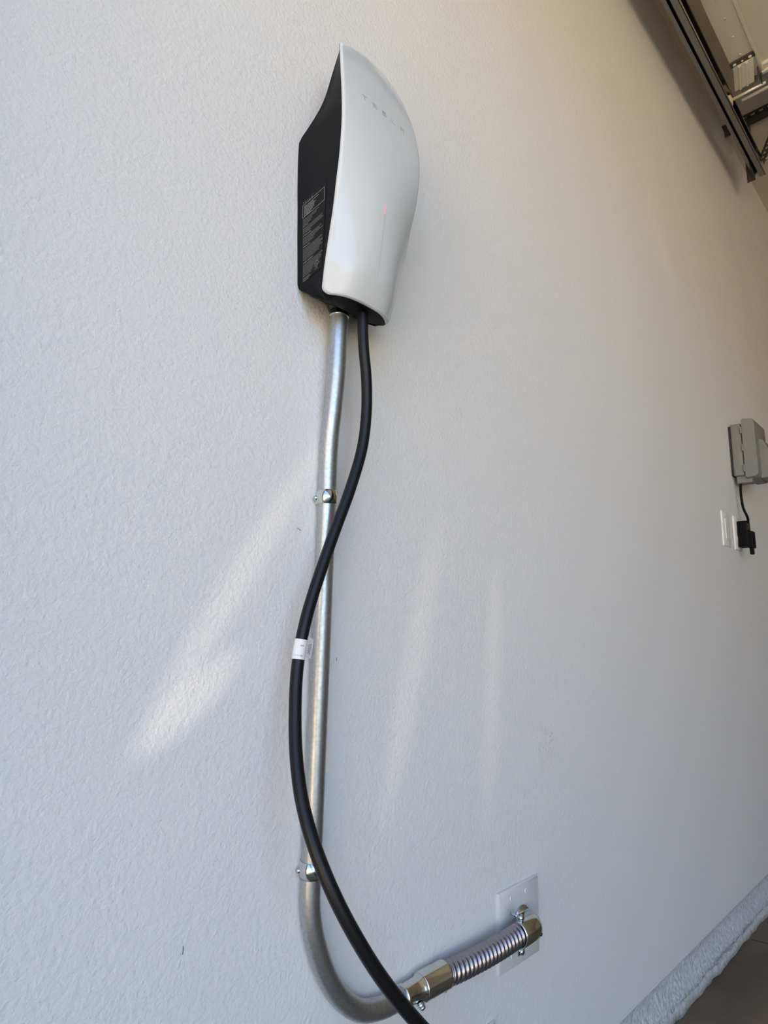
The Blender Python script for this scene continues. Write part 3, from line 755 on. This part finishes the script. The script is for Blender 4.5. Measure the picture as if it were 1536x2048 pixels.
def track():
    T = thing('door_track', 'steel overhead door track ending high on the wall, with dark perforated hangers', 'track', (1.0, -.1, 2.34))
    x0, x1 = -.62, 1.815
    yw, yl, zb, zt = -.094, -.121, 2.400, 2.462          # wall side, open side
    # rolled channel: section in y/z swept along x
    sec = [(yl - .001, zb + .006), (yl - .0025, zb + .001), (yl + .002, zb - .001), (yw - .008, zb), (yw - .001, zb + .007), (yw, zb + .016), (yw, zt - .016), (yw - .001, zt - .007), (yw - .008, zt), (yl + .002, zt + .001), (yl - .0025, zt - .001), (yl - .001, zt - .006)]
    th = .0022; inner = []
    for i, (y, z) in enumerate(sec):
        a = sec[max(i - 1, 0)]; b = sec[min(i + 1, len(sec) - 1)]; tx, tz = b[0] - a[0], b[1] - a[1]; l = math.hypot(tx, tz)
        inner.append((y - tz / l * th, z + tx / l * th))
    loop = sec + inner[::-1]; n = len(loop)
    mb = MB(); mb.add([(x0, y, z) for y, z in loop] + [(x1, y, z) for y, z in loop], [(i, (i + 1) % n, n + (i + 1) % n, n + i) for i in range(n)], False)
    m = len(sec)
    for e in (0, n):
        mb.add([((x0 if e == 0 else x1), y, z) for y, z in loop], [(i, i + 1, n - 2 - i, n - 1 - i) for i in range(m - 1)])
    mb.build('rail', 'track_steel', T)
    mb = MB(); mb.tube([(x0, yl - .0016, zb + .0015), (x1, yl - .0016, zb + .0015)], .0021, 8); mb.build('rail_lip', 'zinc', T)
    mb = MB(); mb.box(x0, x1 - .02, yw + .0005, yw + .0025, zb + .004, zb + .040); mb.box(x0, x1 - .02, yw + .0005, yw + .014, zb + .004, zb + .0065)
    mb.build('stiffening_angle', 'track_steel', T)
    # hanger: cross bar on the ceiling, upright with slots, raking brace
    mb = MB(); slotted(mb, (1.735, -.001, ZC - .004), (1.735, -1.4, ZC - .004), (1, 0, 0), .034); mb.box(1.752, 1.754, -1.4, -.001, ZC - .036, ZC - .002)
    mb.build('hanger_bar', 'dark_steel', T)
    mb = MB(); slotted(mb, (1.752, yw + .006, 2.378), (1.752, yw + .006, ZC - .002), (1, 0, 0), .075, pitch=.034, slot=.018); mb.box(1.789, 1.791, yw + .004, yw + .034, 2.378, ZC - .002)
    mb.build('hanger_upright', 'dark_steel', T)
    mb = MB(); slotted(mb, (1.755, yl - .002, 2.425), (1.870, -.165, ZC - .004), (0, 1, 0), .030, pitch=.034, slot=.018); slotted(mb, (1.768, yl - .006, 2.425), (1.883, -.169, ZC - .004), (1, 0, 0), .022, pitch=.034, slot=.018)
    mb.build('brace', 'dark_steel', T)
    for y, z in ((yw + .002, 2.43), (-.100, ZC - .012), (-.132, 2.437)):
        mb = MB(); screw_head(mb, (1.770, y - .003, z), (0, -1, 0), .008, .007); mb.build('bolt', 'zinc_blue', T)
track()
def door():
    T = thing('garage_door', 'raised pale sectional garage door lying flat under the ceiling', 'door', (.4, -2.5, 2.44))
    ye, x0, x1, z0, z1 = -.153, -.62, 1.345, 2.462, 2.505
    far = -5.05
    # sections, each with its own edge stile and recessed skin
    L = .53; k = 0; xe = x1
    while xe > x0 + .05:
        xs = max(xe - L, x0)
        s = MB(); s.box(xs + .002, xe - .002, far, ye, z0 + .016, z1); sec = s.build('section', 'door_skin', T)
        mb = MB(); mb.box(xs + .002, xe - .002, ye - .072, ye, z0, z0 + .016, .0012); st = mb.build('stile', 'door_skin', sec)
        mb = MB(); mb.box(xs + .002, xe - .002, ye - .080, ye - .072, z0 - .004, z0 + .016, .0015); mb.build('stile_lip', 'door_skin', sec)
        for e in (xs + .002, xe - .032):
            mb = MB(); mb.box(e, e + .030, far, ye - .080, z0 + .002, z0 + .016, .0015); mb.build('rail', 'door_skin', sec)
        for i in range(5):
            MB().lathe((xs + .06 + i * .085, ye - .038, z0), (0, 0, -1), [(0, .0045), (.0015, .004), (.0022, .002)], 10).build('rivet', 'door_skin', sec)
        xe -= L; k += 1
    # top roller bracket: ribbed plate with a dark bolted strap
    mb = MB(); bx0, bx1, by0, by1 = 1.247, 1.345, -.222, -.160
    def br_pt(a, b, z): return (bx0 + a * .108, -.160 - b * .062 + a * .024, z)
    mb.prism([(0, 0), (1, 0), (1, 1), (0, 1)], lambda a, b: br_pt(a, b, z0 - .009), lambda a, b: br_pt(a, b, z0 - .0065))
    for c in (.30, .66): mb.prism([(0.02, c - .09), (.96, c - .09), (.96, c + .09), (.02, c + .09)], lambda a, b: br_pt(a, c + (b - c) * .45, z0 - .018), lambda a, b: br_pt(a, b, z0 - .009))
    br = mb.build('roller_bracket', 'bracket_zinc', T)
    MB().box(1.226, 1.249, -.228, -.153, z0 - .0075, z0 - .001, .001).build('bracket_strap', 'dark_steel', br)
    for y in (-.166, -.190, -.214):
        mb = MB(); screw_head(mb, (1.2375, y, z0 - .0075), (0, 0, -1), .0055 if y != -.190 else .003, .004); mb.build('bolt', 'bracket_zinc', br)
    MB().box(bx0 + .055, bx1 + .018, by0 + .001, by0 + .004, z0 - .030, z0 - .002, .001).build('bracket_flange', 'dark_steel', br)
    def roller(x):
        st = MB().tube([(x, -.1235, 2.436), (x, -.2300, 2.436)], .0052, 14).build('roller_stem', 'bracket_zinc', T)
        MB().lathe((x, -.1235, 2.436), (0, 1, 0), [(0, .0080), (.003, .0195), (.016, .0215), (.020, .0195), (.0225, .0060)], 26).build('roller', 'roller_nylon', T)
    roller(1.366); roller(.815)
    # hinge at the joint nearer the opening
    mb = MB(); mb.box(.775, .855, -.222, -.165, z0 - .006, z0 - .002, .001); mb.box(.795, .835, -.228, -.160, z0 - .034, z0 - .004, .003)
    hg = mb.build('hinge', 'bracket_zinc', T)
    mb = MB(); screw_head(mb, (.850, -.195, z0 - .006), (0, 0, -1), .006, .005); mb.build('bolt', 'bracket_zinc', hg)
    # strut across the door's end with a folded bright edge
    MB().box(1.350, 1.412, far, -.150, z0 + .004, z0 + .008, .0005).build('strut', 'strut_grey', T)
    MB().box(1.410, 1.418, far, -.143, z0 - .012, z0 - .004, .001).build('strut_edge', 'bracket_zinc', T)
    MB().box(1.332, 1.346, far, -.226, z0 - .010, z0 + .002, .003).build('end_rail', 'door_skin', T)
door()
